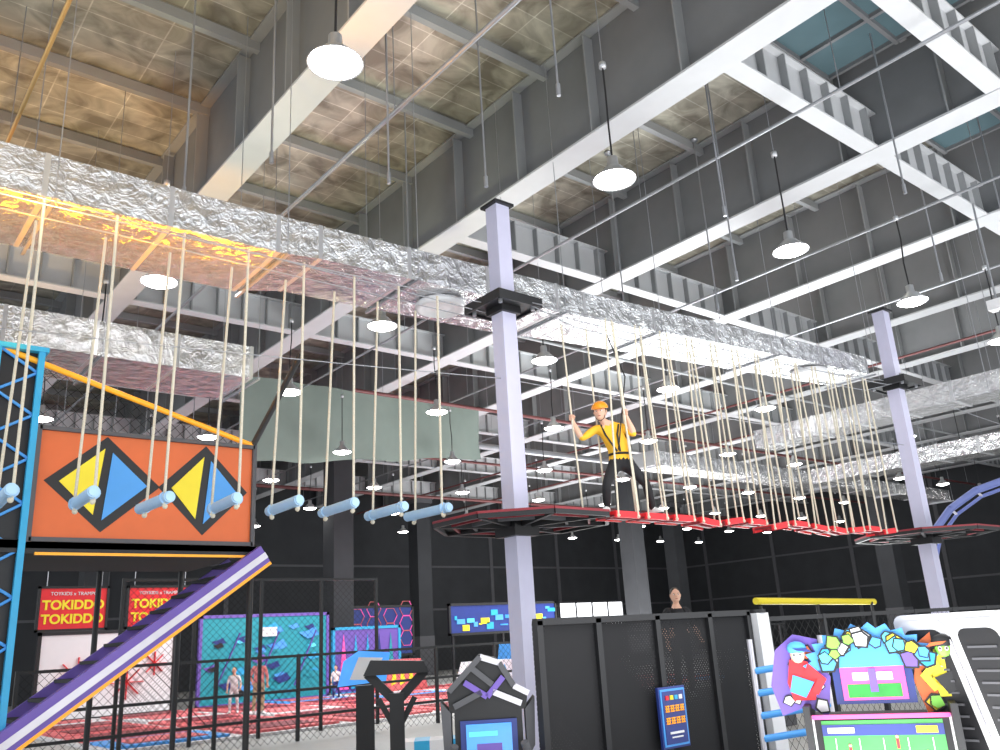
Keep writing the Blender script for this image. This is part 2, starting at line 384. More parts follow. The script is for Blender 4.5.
for cx,w in [(2.78,.66),(4.0,.58)]:
    cz=3.66; h=.58; yy=y+.015; g_=.14
    b.prism([V((cx-w,yy,cz)),V((cx,yy,cz-h)),V((cx+w,yy,cz)),V((cx,yy,cz+h))],(0,.01,0),'black')
    hh=h-g_
    b.prism([V((cx-w+g_+.02,yy-.012,cz)),V((cx-.10,yy-.012,cz-hh*.86)),V((cx-.02,yy-.012,cz+hh*.98))],(0,.01,0),'yellow')
    b.prism([V((cx+.0,yy-.014,cz-hh)),V((cx+w-g_-.02,yy-.014,cz)),V((cx+.07,yy-.014,cz+hh*.88))],(0,.01,0),'blue')
b.build('diamond_panel',tw)
b=MB()
b.cyl((1.2,yb,5.3),(4.66,yb,4.32),.035,'orange2'); b.cyl((1.2,yb,5.22),(1.2,yb,3),.03,'black'); b.cyl((4.66,yb,4.32),(5.35,yb,5.75),.045,'black')
b.cyl((4.68,yb,0),(4.68,yb,4.36),.04,'black'); b.cyl((4.68,13.5,0),(4.68,13.5,4.4),.04,'black'); b.cyl((4.66,yb,4.36),(4.68,13.5,4.36),.03,'orange2')
b.raw([(1.2,yb+.02,5.25),(4.66,yb+.02,4.30),(4.66,yb+.02,3.0),(1.2,yb+.02,3.0)],[(0,1,2,3)],'net')
b.raw([(1.2,13.5,5.25),(4.66,13.5,4.30),(4.66,13.5,3.0),(1.2,13.5,3.0)],[(0,1,2,3)],'net')
b.box((3.0,12.2,2.93),(3.6,2.7,.1),'rubber'); b.beam((1.2,yb,2.9),(4.72,yb,2.9),.1,.14,'black')
b.beam((2.1,yb-.06,2.82),(4.72,yb-.06,2.82),.04,.03,'orange2')
for x in(1.3,2.4,3.5): b.cyl((x,13.5,0),(x,13.5,3),.04,'black')
b.build('tower_frame',tw)
b=MB()
d=V((4.7-1.0,0,2.85-.25)).normalized(); nrm=V((-d.z,0,d.x))
for off,w,k in [(0,.10,'purple'),(-.085,.08,'silver'),(-.155,.06,'purple'),(-.205,.04,'orange2')]:
    a=V((4.75,yb-.15,2.9))+nrm*off; c2=V((.9,yb-.15,.18))+nrm*off
    b.beam(a,c2,.12 if k!='silver' else .15,w,k)
for q in(0,.8): b.beam((4.75,yb+q,2.8),(.9,yb+q,.1),.05,.2,'purple')
for i in range(14):
    t=i/14; b.box((4.6-t*3.7,yb+.4,2.75-t*2.65),(.27,.8,.04),'rubber')
b.build('staircase',tw)
# ---------------------------------------------------------------- trampoline area
b=MB()
b.box((15,23,.03),(20,11,.06),'padw')
for i in range(8):
    for j in range(5):
        x=6.2+i*2.45; y=18.6+j*2.1
        k='pink' if (i+j)%4 else 'padw'
        if (i+j)%7==0: k='blue'
        b.box((x,y,.08),(2.15,1.8,.06),k); b.box((x,y,.115),(1.5,1.2,.02),'pink' if k!='pink' else 'redd')
b.build('trampoline_court')
def fence(name,x0,x1,y,h,step,net='net',rails=(1,)):
    b=MB(); x=x0
    while x<=x1+.01: b.box((x,y,h/2),(.06,.06,h),'black'); x+=step
    for r in rails: b.box(((x0+x1)/2,y,h*r-.03),(x1-x0,.05,.05),'black')
    b.raw([(x0,y,0),(x1,y,0),(x1,y,h),(x0,y,h)],[(0,1,2,3)],net); b.build(name)
fence('netting_fence',3.0,14.2,15.8,1.55,1.6,'net',(1,.6,.3))
fence('netting_fence',4.9,10.4,17.2,3.1,1.37,'net',(1,))
fence('netting_fence',14.5,26,17,1.6,1.6,'net',(1,.5))
def flat(x0,x1,y,z0,z1,base,frame='darktrim'):
    b=MB(); b.box(((x0+x1)/2,y,(z0+z1)/2),(x1-x0,.12,z1-z0),base)
    for z in(z0,z1): b.box(((x0+x1)/2,y-.03,z),(x1-x0+.1,.14,.1),frame)
    for x in(x0,x1): b.box((x,y-.03,(z0+z1)/2),(.1,.14,z1-z0+.1),frame)
    return b
b=flat(10.7,15.3,28.8,0.05,2.85,'teal','purple')
for i in range(34):
    x=random.uniform(11,14.8); z=random.uniform(.3,2.5); w=random.uniform(.15,.45); y=28.72-i*.002
    b.prism([V((x-w,y,z)),V((x-w*.2,y,z-w*.5)),V((x+w*.8,y,z-w*.2)),V((x+w*.4,y,z+w*.4)),V((x-.1,y,z+w*.1))],(0,.005,0),random.choice(['cyan','purple','navy','neonc','navy','teal','blue','black']))
for q in range(3): b.beam((11.2+q*1.4,28.65,.5),(12.0+q*1.4,28.65,2.3),.02,.1,'purple',V((0,1,0)))
b.box((13.0,28.62,2.3),(.6,.05,.3),'white')
b.build('mural_wall')
b=flat(15.6,18.4,28.9,0.05,2.3,'purple','cyan')
for q in range(5): b.prism([V((15.8+q*.5,28.8,.2)),V((16.2+q*.5,28.8,.2)),V((16.0+q*.5,28.8,2.1))],(0,.01,0),random.choice(['teal','navy','cyan','neonp']))
b.build('mural_wall')
b=flat(19,22.4,34,1.2,3.3,'navy','black')
for i in range(4):
    for j in range(3):
        cx=19.5+i*.85; cz=1.6+j*.65+(i%2)*.3; pts=[V((cx+.36*math.cos(a*math.pi/3),33.92,cz+.36*math.sin(a*math.pi/3))) for a in range(6)]
        for q in range(6): b.beam(pts[q],pts[(q+1)%6],.02,.03,random.choice(['pink','neonp']),V((0,1,0)))
for x in(19.1,22.3): b.box((x,34.1,.6),(.12,.12,1.3),'black')
b.build('hexagon_mural')
b=flat(21.6,27.6,30,1.9,3.1,'navy','black')
for i in range(22):
    x=21.9+i*.26; z=random.uniform(2.1,2.9); b.box((x,29.92,z),(random.uniform(.1,.5),.03,random.uniform(.05,.3)),random.choice(['screenb','neonc','yellow','blue','cyan']))
for x in(21.8,24.5,27.4): b.box((x,30.05,.95),(.1,.1,1.9),'black')
b.build('digital_banner')
b=flat(5.9,9.8,28.6,0.05,2.5,'white','black')
for cx,cz,r in [(7,1.2,.6),(8.4,1.0,.5),(9.2,1.5,.35),(6.4,.7,.3)]:
    for a in range(8):
        t=a*math.pi/4; b.beam((cx,28.5,cz),(cx+r*math.cos(t),28.5,cz+r*math.sin(t)),.02,.12,'red',V((0,1,0)))
b.build('cartoon_mural')
for (x,y,sx,sy,h,k,k2) in [(19.3,24.5,2.2,1.2,.8,'white','cyan'),(21.5,21.5,2.0,1.0,.7,'red','white'),(17.3,27.2,1.8,1.0,1.0,'pink','yellow'),(22.6,26.5,1.6,1.6,1.3,'blue','white')]:
    b=MB(); b.prism([V((-sx/2,-sy/2,0)),V((sx/2,-sy/2,0)),V((sx/2*.7,-sy/2,h)),V((-sx/2*.7,-sy/2,h))],(0,sy,0),k)
    for q in range(4): b.prism([V((-sx*.35+q*sx*.2,-sy/2-.01,h*.15)),V((-sx*.22+q*sx*.2,-sy/2-.01,h*.25)),V((-sx*.28+q*sx*.18,-sy/2-.01,h*.85))],(0,.01,0),k2)
    b.build('foam_obstacle',loc=(x,y,.125))
def txt(s,loc,size,k,parent,rz=0,ext=.01,off=.012):
    c=bpy.data.curves.new('lettering','FONT'); c.body=s; c.size=size; c.extrude=ext; c.align_x='CENTER'; c.align_y='CENTER'; c.offset=off
    c.materials.append(M[k]); o=bpy.data.objects.new('lettering',c); COL.objects.link(o); o.location=loc; o.rotation_euler=(math.pi/2,0,rz); o.parent=parent; return o
for (x0,x1) in [(4.85,6.45),(6.95,8.6)]:
    e=empty('hanging_sign',((x0+x1)/2,24,2.95)); b=MB(); w=x1-x0
    b.box((0,0,0),(w,.1,1.05),'red')
    for z in(-.52,.52): b.box((0,-.02,z),(w+.06,.12,.06),'black')
    for x in(-w/2,w/2): b.box((x,-.02,0),(.06,.12,1.1),'black'); b.cyl((x*.8,0,.5),(x*.8,0,6.5),.012,'galv',n=5)
    b.build('board',e); txt('TOKIDDO',(0,-.06,.08),.31,'yellow',e,off=.01); txt('TOYKIDS x TRAMPO',(0,-.06,.36),.12,'white',e,off=0); txt('TOKIDDO',(0,-.06,-.26),.31,'yellow',e,off=.01)
# ---------------------------------------------------------------- front fence
b=MB(); y=6.0
for x in(5.3,6.05,6.9,7.75,8.45): b.box((x,y,.87),(.07,.07,1.74),'black')
b.box((6.87,y,1.73),(3.2,.07,.06),'black'); b.box((6.87,y,.12),(3.2,.07,.06),'black')
for yy in (y+.01,y+.08): b.raw([(5.3,yy,.1),(8.45,yy,.1),(8.45,yy,1.72),(5.3,yy,1.72)],[(0,1,2,3)],'finenet')
b.build('mesh_fence_panel')
fence('mesh_fence_panel',8.9,16,6.05,1.68,1.2,'net',(1,))
b=MB(); b.prism([V((8.53,5.9,0)),V((8.77,5.9,0)),V((8.73,5.9,1.72)),V((8.51,5.9,1.72))],(0,.14,0),'white'); b.cyl((8.62,5.97,1.72),(8.62,5.97,1.76),.1,'black'); b.build('white_gate_post')
e=empty('notice_board',(6.93,5.93,.78)); b=MB(); b.box((0,0,0),(.40,.03,.56),'navy'); b.box((0,-.02,0),(.36,.01,.52),'blue'); b.box((0,-.026,.0),(.32,.01,.48),'navy')
b.build('board',e)
b=MB()
for r_ in range(2):
    for q in range(4):
        cx=-.11+q*.073; cz=.08-r_*.11
        for (dx,dz,w,h) in [(0,.025,.055,.01),(0,0,.055,.01),(0,-.025,.055,.01),(-.015,0,.009,.06),(.015,-.005,.009,.05)]: b.box((cx+dx,-.035,cz+dz),(w,.01,h),'orange2')
for q,k in enumerate(['red','yellow','cyan','white']): b.box((-.10+q*.067,-.035,.18),(.045,.01,.04),k)
b.box((0,-.035,-.14),(.2,.01,.02),'white'); b.box((0,-.035,-.18),(.16,.01,.012),'white'); b.build('characters',e)
# ---------------------------------------------------------------- arcade machine (graffiti)
def local(name,t,fw,face=0):
    p=Fh*fw+R0*(t*fw); return empty(name,(p.x,p.y,0),math.atan2(p.y,p.x)-math.pi/2+face)
e=local('arcade_machine',.390,7.3)
b=MB()
b.box((0,.25,.42),(1.05,.6,.84),'black'); b.box((0,-.06,.62),(1.02,.05,.50),'black'); b.box((0,-.09,.62),(.88,.02,.42),'screeng')
for s in(-1,1): b.box((s*.53,.1,.5),(.05,.7,.9),'black'); b.box((s*.50,-.1,.62),(.02,.03,.5),'white')
b.box((0,-.11,.38),(1.0,.05,.04),'neonc'); b.box((0,-.11,.86),(1.0,.05,.03),'neonp')
for x,z in[(-.25,.6),(.1,.66),(.3,.55),(-.05,.5)]: b.box((x,-.105,z),(.02,.01,.07),'red'); b.sph((x,-.105,z+.05),.014,'skin',6)
b.box((0,-.105,.76),(.88,.01,.08),'navy'); b.box((.32,-.112,.76),(.15,.01,.05),'yellow'); b.box((-.3,-.112,.76),(.2,.01,.04),'white')
for q in range(5): b.box((-.35+q*.175,-.104,.58),(.006,.006,.24),'white')
b.build('cabinet',e)
b=MB()
b.box((0,.1,1.15),(.60,.14,.42),'navy'); b.box((0,.02,1.10),(.48,.02,.26),'neonp'); b.box((0,.008,1.04),(.40,.01,.10),'screeng'); b.box((0,.005,1.15),(.3,.01,.06),'white'); b.box((0,.0,1.12),(.06,.01,.18),'purple')
pts=[]
for i in range(26):
    t=i/25*math.pi; r=1+.14*(i%2); pts.append(V((-.46*r*math.cos(t),-.0,1.2+.32*r*math.sin(t))))
b.prism(pts+[V((.3,0,1.22)),V((-.3,0,1.22))],(0,.05,0),'blue')
random.seed(11)
def blot(cx,cz,sc,k,yy):
    a0=random.uniform(0,6.28); P0=[(-.06,-.05),(.03,-.08),(.07,.03),(-.01,.09),(-.08,.02)]
    def rt(p,s_): return V((cx+s_*sc*(p[0]*math.cos(a0)-p[1]*math.sin(a0)),yy,cz+s_*sc*(p[0]*math.sin(a0)+p[1]*math.cos(a0))))
    b.prism([rt(p,1) for p in P0],(0,.01,0),'black'); b.prism([V((q.x,yy-.003,q.z)) for q in [rt(p,.78) for p in P0]],(0,.01,0),k)
for i in range(34):
    t=random.uniform(.04,.96)*math.pi; rr_=random.uniform(.78,1.12)
    blot(-.38*rr_*math.cos(t),1.24+.22*rr_*math.sin(t),random.uniform(.6,1.1),random.choice(['neonc','yellow','green','blue','white','cyan','purple']),-.02-i*.001)
for s in(-1,1):
    k='red' if s<0 else 'yellow'; x=s*.55; kk='blue' if s<0 else 'black'
    b.prism([V((x-.19,.06,.86)),V((x+.02,.06,.93)),V((x+.17,.06,.84)),V((x+.23,.06,1.15)),V((x+.15,.06,1.30)),V((x+.17,.06,1.45)),V((x-.02,.06,1.50)),V((x-.18,.06,1.38)),V((x-.25,.06,1.1))],(0,.05,0),'purple' if s<0 else 'orange')
    for q in range(12): blot(x+random.uniform(-.15,.15),random.uniform(.92,1.40),random.uniform(.5,1.0),random.choice([k,k,kk,'white','cyan','orange'] if s<0 else [k,k,'black','green','orange']),.05-q*.001)
    b.prism([V((x-.08,.02,.98)),V((x+.09,.02,.98)),V((x+.14,.02,1.15)),V((x+.07,.02,1.28)),V((x-.07,.02,1.30)),V((x-.11,.02,1.12))],(0,.015,0),k)
    b.prism([V((x-s*.10,.0,1.12)),V((x+s*.06,.0,1.18)),V((x+s*.1,.0,1.05)),V((x-s*.02,.0,1.0))],(0,.015,0),kk)
    b.sph((x,.0,1.34),(.06,.02,.07),'skin' if s<0 else 'green',10)
    b.sph((x,-.005,1.39),(.08,.02,.055),'blue' if s<0 else 'black',10); b.prism([V((x-s*.13,-.03,1.35)),V((x,-.03,1.37)),V((x+s*.03,-.03,1.39)),V((x-s*.08,-.03,1.385))],(0,.01,0),'navy' if s<0 else 'orange')
    for q in(-1,1): b.sph((x+q*.024,-.02,1.335),(.015,.005,.018),'white',8); b.sph((x+q*.024,-.026,1.335),(.007,.003,.01),'black',6)
    b.prism([V((x-s*.07,-.01,1.27)),V((x-s*.20,-.01,1.14)),V((x-s*.12,-.01,1.02)),V((x-s*.07,-.01,1.05)),V((x-s*.13,-.01,1.14)),V((x-s*.04,-.01,1.2))],(0,.01,0),k)
b.build('graffiti_crest',e)
# white ribbed seat shells
for i,(t,fw) in enumerate([(.50,7.0),(.565,6.5),(.63,6.0)]):
    e=local('white_seat_shell',t,fw,-.45); b=MB()
    def rr(w,h,r,z0,y,lean=.22):
        pts=[]
        for cx,cz,a0 in [(w/2-r,z0+h-r,0),(-w/2+r,z0+h-r,90),(-w/2+r,z0+r,180),(w/2-r,z0+r,270)]:
            for a in range(5):
                q=math.radians(a0+a*22.5); x=cx+r*math.cos(q); z=cz+r*math.sin(q); pts.append(V((x-lean*z,y,z)))
        return pts
    b.prism(rr(.46,1.60,.09,.0,0),(0,.35,0),'white')
    b.prism(rr(.40,1.5,.08,.05,-.03),(0,.04,0),'white')
    b.prism(rr(.31,1.36,.07,.12,-.035),(0,.03,0),'black')
    for j in range(14): z=.24+j*.085; b.box((-.22*z,-.04,z),(.22,.012,.016),'darktrim')
    for s in(-1,1): b.prism([V((s*.20+q_-.22*z,-.036,z)) for z,q_ in [(.2,-.006),(.2,.006),(1.4,.006),(1.4,-.006)]],(0,.01,0),'silver')
    b.build('shell',e)
# robot arcade machine
e=local('robot_arcade_machine',-.035,8.2)
b=MB()
b.box((0,.2,.5),(.60,.6,1.0),'black'); b.box((0,-.12,.72),(.5,.04,.42),'navy'); b.box((0,-.15,.74),(.40,.02,.32),'screenb'); b.box((0,-.165,.7),(.22,.01,.08),'purple'); b.box((-.05,-.165,.82),(.25,.01,.04),'neonc')
b.prism([V((-.34,-.1,1.0)),V((.34,-.1,1.0)),V((.36,-.1,1.14)),V((.22,-.1,1.22)),V((.10,-.1,1.44)),V((-.06,-.1,1.48)),V((-.22,-.1,1.30)),V((-.36,-.1,1.18))],(0,.5,0),'black')
for (x0_,z0_,x1_,z1_,k) in [(-.34,1.18,-.05,1.46,'darktrim'),(-.05,1.46,.12,1.40,'silver'),(.12,1.40,.24,1.20,'darktrim'),(.24,1.2,.37,1.13,'silver'),(-.30,1.05,-.05,1.16,'darktrim'),(.05,1.16,.30,1.05,'silver'),(-.2,1.25,.0,1.12,'purple'),(.0,1.12,.15,1.28,'purple'),(-.12,1.36,.05,1.22,'darktrim')]:
    b.beam((x0_,-.13,z0_),(x1_,-.13,z1_),.05,.035,k,V((0,1,0)))
for s in(-1,1):
    b.prism([V((s*.33,-.12,.6)),V((s*.40,-.12,.7)),V((s*.42,-.12,1.1)),V((s*.33,-.12,1.0))],(0,.3,0),'darktrim')
    b.cyl((s*.36,-.2,.55),(s*.3,-.3,.75),.035,'darktrim'); b.box((s*.28,-.14,.4),(.02,.03,.5),'neonp')
b.box((0,-.2,.47),(.46,.2,.05),'darktrim')
for x in(-.15,0,.15): b.cyl((x,-.2,.49),(x,-.2,.52),.025,'neonc')
b.build('cabinet',e)
e=local('black_display_stand',-.135,10)
b=MB(); b.box((0,0,.03),(.6,.5,.06),'black'); b.beam((0,0,0),(0,0,1.1),.16,.2,'black',V((0,1,0)))
for s in(-1,1): b.beam((0,0,1.0),(s*.32,0,1.32),.08,.10,'black'); b.beam((0,0,.7),(s*.2,0,1.05),.05,.06,'black')
b.prism([V((-.36,-.15,1.30)),V((.36,-.15,1.30)),V((.30,-.15,1.42)),V((-.28,-.15,1.46))],(0,.3,0),'black'); b.beam((-.25,0,.2),(.0,0,.6),.05,.05,'black'); b.beam((.25,0,.2),(.0,0,.6),.05,.05,'black'); b.build('stand',e)
e=local('hologram_display',-.17,15.0)
b=MB(); b.box((0,0,.5),(.3,.3,1.0),'black'); b.prism([V((-.45,-.05,1.0)),V((.35,-.05,1.05)),V((.42,-.05,1.5)),V((-.1,-.05,1.55)),V((-.35,-.05,1.4))],(0,.08,0),'screenb'); b.prism([V((-.25,-.07,1.1)),V((.1,-.07,1.08)),V((.3,-.07,1.42)),V((-.1,-.07,1.45))],(0,.02,0),'white'); b.build('display',e)
e=local('blue_padded_rails',.30,9.5); b=MB()
for i in range(5): b.cyl((-.35,-.1,.25+i*.22),(.35,.1,.32+i*.22),.035,'blue')
for s in(-1,1): b.cyl((s*.36,s*.1,0),(s*.36,s*.1,1.45),.03,'silver')
b.build('rails',e)
e=local('checker_block',-.075,12.2); b=MB()
for i in range(7):
    for j in range(2): b.box((-.6+i*.2,0,.1+j*.2),(.2,.5,.2),'white' if (i+j)%2 else 'cyan')
b.build('block',e)
b=MB(); b.cyl((13,9,1.98),(17.2,9.1,1.90),.06,'yellow',n=12)
for x in(13.2,15,17): b.cyl((x,9.05,0),(x,9.05,1.9),.03,'black')
b.build('yellow_padded_rail')
b=MB(); pts=[V(p) for p in [(20.1,9.2,0),(20.05,9.2,2.1),(20.1,9.15,2.8),(20.3,9.0,3.4),(20.7,8.7,3.9),(21.3,8.3,4.3),(22.2,7.7,4.6),(23.4,6.9,4.75),(25,6,4.75)]]
b.tube(pts,.085,'bluegrey',10); b.tube([p+V((.28,.0,-.12)) for p in pts],.04,'bluegrey',8)
for p in pts[2:]: b.cyl(p,p+V((.28,0,-.12)),.03,'silver')
b.build('curved_slide_tube')
b=MB(); b.box((17.6,5.7,7.3),(.25,.3,.2),'white'); b.box((17.9,5.5,7.0),(.2,.2,.16),'black'); b.cyl((17.6,5.7,7.3),(17.6,5.7,ZB+.02),.02,'galv')
for q in range(3):
    pts=[V((17.6+.25*math.cos(a/10*math.pi)-.1*q,5.6-.05*q,7.1-.8*math.sin(a/10*math.pi)-.1*q)) for a in range(11)]; b.tube(pts,.014,'black',6)
b.build('electrical_junction_box')
b=MB(); b.box((11.6,9.6,.28),(3,2,.56),'darktrim'); b.build('raised_deck')
# ---------------------------------------------------------------- people
def skinmesh(name,pts,edges,rad,root=0,lv=3):
    me=bpy.data.meshes.new(name); me.from_pydata(pts,edges,[]); o=bpy.data.objects.new('sk',me); COL.objects.link(o)
    o.modifiers.new('s','SKIN'); sv=me.skin_vertices[0].data
    for i,r in enumerate(rad): sv[i].radius=r if hasattr(r,'__len__') else (r,r); sv[i].use_root=(i==root)
    ss=o.modifiers.new('ss','SUBSURF'); ss.levels=lv; ss.render_levels=lv
    dg=bpy.context.evaluated_depsgraph_get(); bm=bpy.data.meshes.new_from_object(o.evaluated_get(dg)); bpy.data.objects.remove(o); return bm
def person(name,org,ax_r,J,rads,mats,helmet=False,look=V((0,0,0)),hs=1.0,hair='hair',grip=None):
    ax_r=V(ax_r).normalized(); ax_t=ax_r.cross(V((0,0,1))).normalized()
    org=V(org)
    def W(p): return org+ax_r*p[0]+ax_t*p[1]+V((0,0,p[2]))
    e=empty(name)
    par={'pelvis':None,'waist':'pelvis','chest':'waist','neck':'chest','headb':'neck','shL':'chest','elL':'shL','wrL':'elL','haL':'wrL','shR':'chest','elR':'shR','wrR':'elR','haR':'wrR','hipL':'pelvis','knL':'hipL','anL':'knL','toL':'anL','hipR':'pelvis','knR':'hipR','anR':'knR','toR':'anR'}
    reg={'waist':'shirt','chest':'shirt','neck':'neck','headb':'skin','shL':'shirt','elL':'shirt','wrL':'fore','haL':'skin','shR':'shirt','elR':'shirt','wrR':'fore','haR':'skin','hipL':'pants','knL':'pants','anL':'pants','toL':'shoe','hipR':'pants','knR':'pants','anR':'pants','toR':'shoe'}
    pts=[];ed=[];rd=[];ix={}
    def rt(k):
        r=rads[k]; return tuple(q*hs for q in r) if hasattr(r,'__len__') else (r*hs,r*hs)
    for k,p in par.items():
        ix[k]=len(pts); pts.append(W(J[k])); rd.append(rt(k))
    for k,p in par.items():
        if p is None: continue
        if k[:2] in('el','wr','kn','an'):
            a=W(J[p]); c=W(J[k]); mid=a.lerp(c,.38); ra=rt(p)[0]; rc=rt(k)[0]
            r_=(ra*.7+rc*.3) if k[:2] in('el','kn') else ra*1.05
            pts.append(mid); rd.append((r_,r_)); n=len(pts)-1; ed+= [(ix[p],n),(n,ix[k])]
        else: ed.append((ix[p],ix[k]))
    bm=skinmesh(name+'_body',pts,ed,rd)
    keys=['shirt','skin','pants','shoe']; bm.materials.clear()
    for k in keys: bm.materials.append(M[mats[k]])
    segs=[(W(J[par[k]]),W(J[k]),reg[k]) for k in par if par[k]]
    hem=W(J['pelvis']).z+.01
    for pl in bm.polygons:
        c=pl.center; best=1e9
        for a,d,rg in segs:
            ab=d-a; t=max(0,min(1,(c-a).dot(ab)/max(ab.length_squared,1e-9))); dd=(c-(a+ab*t)).length
            if dd<best: best=dd; br=rg; bt=t
        if br=='neck': br='shirt' if bt<.62 else 'skin'
        if br=='fore': br='shirt' if bt<.10 else 'skin'
        if br=='pants' and c.z>hem: br='shirt'
        if br=='shirt' and c.z<hem and (c-W(J['pelvis'])).length<.3: br='pants'
        pl.material_index=keys.index(br); pl.use_smooth=True
    bo=bpy.data.objects.new('body',bm); COL.objects.link(bo); bo.parent=e
    b=MB(); hc=W(J['head']); hr=.105*hs
    fwd=(ax_t+ax_r*look.x+V((0,0,look.z))).normalized(); sd=fwd.cross(V((0,0,1))).normalized(); up=sd.cross(fwd)
    mm=Matrix((sd,fwd,up)).transposed()
    H=lambda x,y,z: hc+mm@V((x*hs,y*hs,z*hs))
    b.sph(hc,(hr*.76,hr*.92,hr*1.12),'skin',20,mm); b.sph(H(0,.022,-.055),(.058*hs,.066*hs,.062*hs),'skin',16,mm)
    b.sph(H(0,.098,-.012),(.012*hs,.018*hs,.020*hs),'skin',10,mm); b.beam(H(0,.088,.03),H(0,.106,-.01),.014*hs,.014*hs,'skin')
    b.cyl(W(J['headb'])-V((0,0,.03)),hc-V((0,0,.04)),.047*hs,'skin',n=14)
    for s in(-1,1):
        b.sph(H(s*.032,.083,.010),(.015*hs,.010*hs,.008*hs),'white',10,mm); b.sph(H(s*.032,.090,.010),(.007*hs,.005*hs,.007*hs),'hair',8,mm)
        b.sph(H(s*.034,.088,.030),(.018*hs,.006*hs,.003*hs),'hair',8,mm); b.sph(H(s*.080,0,-.005),(.010*hs,.018*hs,.028*hs),'skin',10,mm)
    b.sph(H(0,.083,-.052),(.022*hs,.008*hs,.006*hs),'lipm',10,mm)
    if helmet:
        b.sph(H(0,-.012,.040),(.108*hs,.128*hs,.098*hs),'helmet',22,mm,zmin=-.05); b.sph(H(0,.09,.040),(.075*hs,.065*hs,.010*hs),'helmet',14,mm)
        for s in(-1,1): b.cyl(H(s*.084,.02,.03),H(s*.05,.045,-.09),.005,'black',n=5); b.cyl(H(s*.05,.045,-.09),H(0,.05,-.122),.005,'black',n=5)
        for x in(-.045,0,.045):
            for q in range(4): b.sph(H(x,-.07+q*.04,.126-abs(q-1.5)*.010-abs(x)*.25),(.008*hs,.014*hs,.014*hs),'black',8,mm)
    b.sph(H(0,-.018,.03),(.084*hs,.098*hs,.100*hs),hair,16,mm,zmin=-.3)
    b.build('head',e)
    b=MB()
    for s in('L','R'):
        wr=W(J['wr'+s]); ha=W(J['ha'+s]); d=(ha-wr).normalized(); n_=(ax_t-d*ax_t.dot(d)).normalized(); sx=d.cross(n_).normalized()
        sg=1 if (s=='L') else -1
        b.sph(ha,(.036*hs,.016*hs,.044*hs),'skin',12,Matrix((sx,n_,d)).transposed())
        if grip:
            for q in range(4):
                c0=ha+V((0,0,(1.5-q)*.019*hs)); Lq=[.9,1,.95,.8][q]
                p=[c0-ax_r*sg*.020*hs+ax_t*.010*hs, c0-ax_r*sg*.028*hs+ax_t*.036*hs*Lq, c0-ax_r*sg*.002*hs+ax_t*.050*hs*Lq, c0+ax_r*sg*.020*hs+ax_t*.036*hs*Lq]
                for a_,c_,r_ in((0,1,.0095),(1,2,.009),(2,3,.0085)): b.cyl(p[a_],p[c_],r_*hs,'skin',n=8,r1=r_*.9*hs)
                for a_ in p[1:]: b.sph(a_,.0088*hs,'skin',8)
            tb=ha+ax_r*sg*.026*hs+V((0,0,-.01)); t1=tb+ax_r*sg*.012*hs+ax_t*.03*hs+V((0,0,.02)); t2=t1-ax_r*sg*.02*hs+ax_t*.018*hs+V((0,0,.014))
            b.cyl(tb,t1,.012*hs,'skin',n=8,r1=.010*hs); b.cyl(t1,t2,.010*hs,'skin',n=8,r1=.008*hs); b.sph(t1,.010*hs,'skin',8); b.sph(t2,.008*hs,'skin',8)
        else:
            for q in range(4):
                base=ha+sx*(q-1.5)*.019*hs+d*.03*hs; L=[.028,.033,.031,.024][q]*hs
                p1=base+d*L; p2=p1+d*L*.7+n_*L*.4; p3=p2+d*L*.3+n_*L*.5
                b.cyl(base,p1,.009*hs,'skin',n=6); b.cyl(p1,p2,.0085*hs,'skin',n=6); b.cyl(p2,p3,.0075*hs,'skin',n=6,r1=.006*hs)
            tb=ha+sx*sg*.034*hs; t1=tb+sx*sg*.018*hs+d*.025*hs; b.cyl(tb,t1,.010*hs,'skin',n=6); b.cyl(t1,t1+d*.025*hs+n_*.01*hs,.008*hs,'skin',n=6)
    for s in('L','R'):
        an=W(J['an'+s]); to=W(J['to'+s]); d=(to-an); d.z=0; d.normalize(); sx=d.cross(V((0,0,1)))
        mm2=Matrix((sx,d,V((0,0,1)))).transposed(); c=an+d*.055*hs; c.z=to.z+.004
        b.sph(c,(.046*hs,.135*hs,.036*hs),'shoe',14,mm2,zmin=-.8); b.sph(an-V((0,0,.02*hs)),(.042*hs,.05*hs,.05*hs),'shoe',12,mm2)
        c2=V((c.x,c.y,to.z-.022*hs)); b.sph(c2,(.048*hs,.138*hs,.012*hs),'black',14,mm2)
    b.build('hands_and_shoes',e)
    return e,W
RAD={'pelvis':(.13,.105),'waist':(.13,.105),'chest':(.145,.105),'neck':.052,'headb':.046,'shL':.062,'elL':.044,'wrL':.028,'haL':.024,'shR':.062,'elR':.044,'wrR':.028,'haR':.024,'hipL':.092,'knL':.060,'anL':.042,'toL':.032,'hipR':.092,'knR':.060,'anR':.042,'toR':.032}
J=dict(pelvis=(.08,0,.72),waist=(.04,.02,.88),chest=(-.04,.04,1.10),neck=(-.11,.06,1.25),headb=(-.13,.07,1.30),head=(-.155,.10,1.395),
 shL=(-.23,.04,1.17),elL=(-.44,.12,1.02),wrL=(-.53,.10,1.25),haL=(-.55,.09,1.33),shR=(.13,.03,1.17),elR=(.27,.14,1.03),wrR=(.20,.11,1.28),haR=(.18,.10,1.36),
 hipL=(-.02,0,.66),knL=(-.17,.16,.38),anL=(-.17,-.02,.09),toL=(-.23,.12,.04),hipR=(.18,-.05,.66),knR=(.40,-.10,.40),anR=(.50,-.38,.09),toR=(.58,-.27,.04))
base=V((8.46,7.76,3.10))
e,W=person('climber',base,R0,J,RAD,dict(shirt='shirty',skin='skin',pants='pantsb',shoe='shoe'),True,V((-.35,0,-.25)),1.06,grip=True)
b=MB()
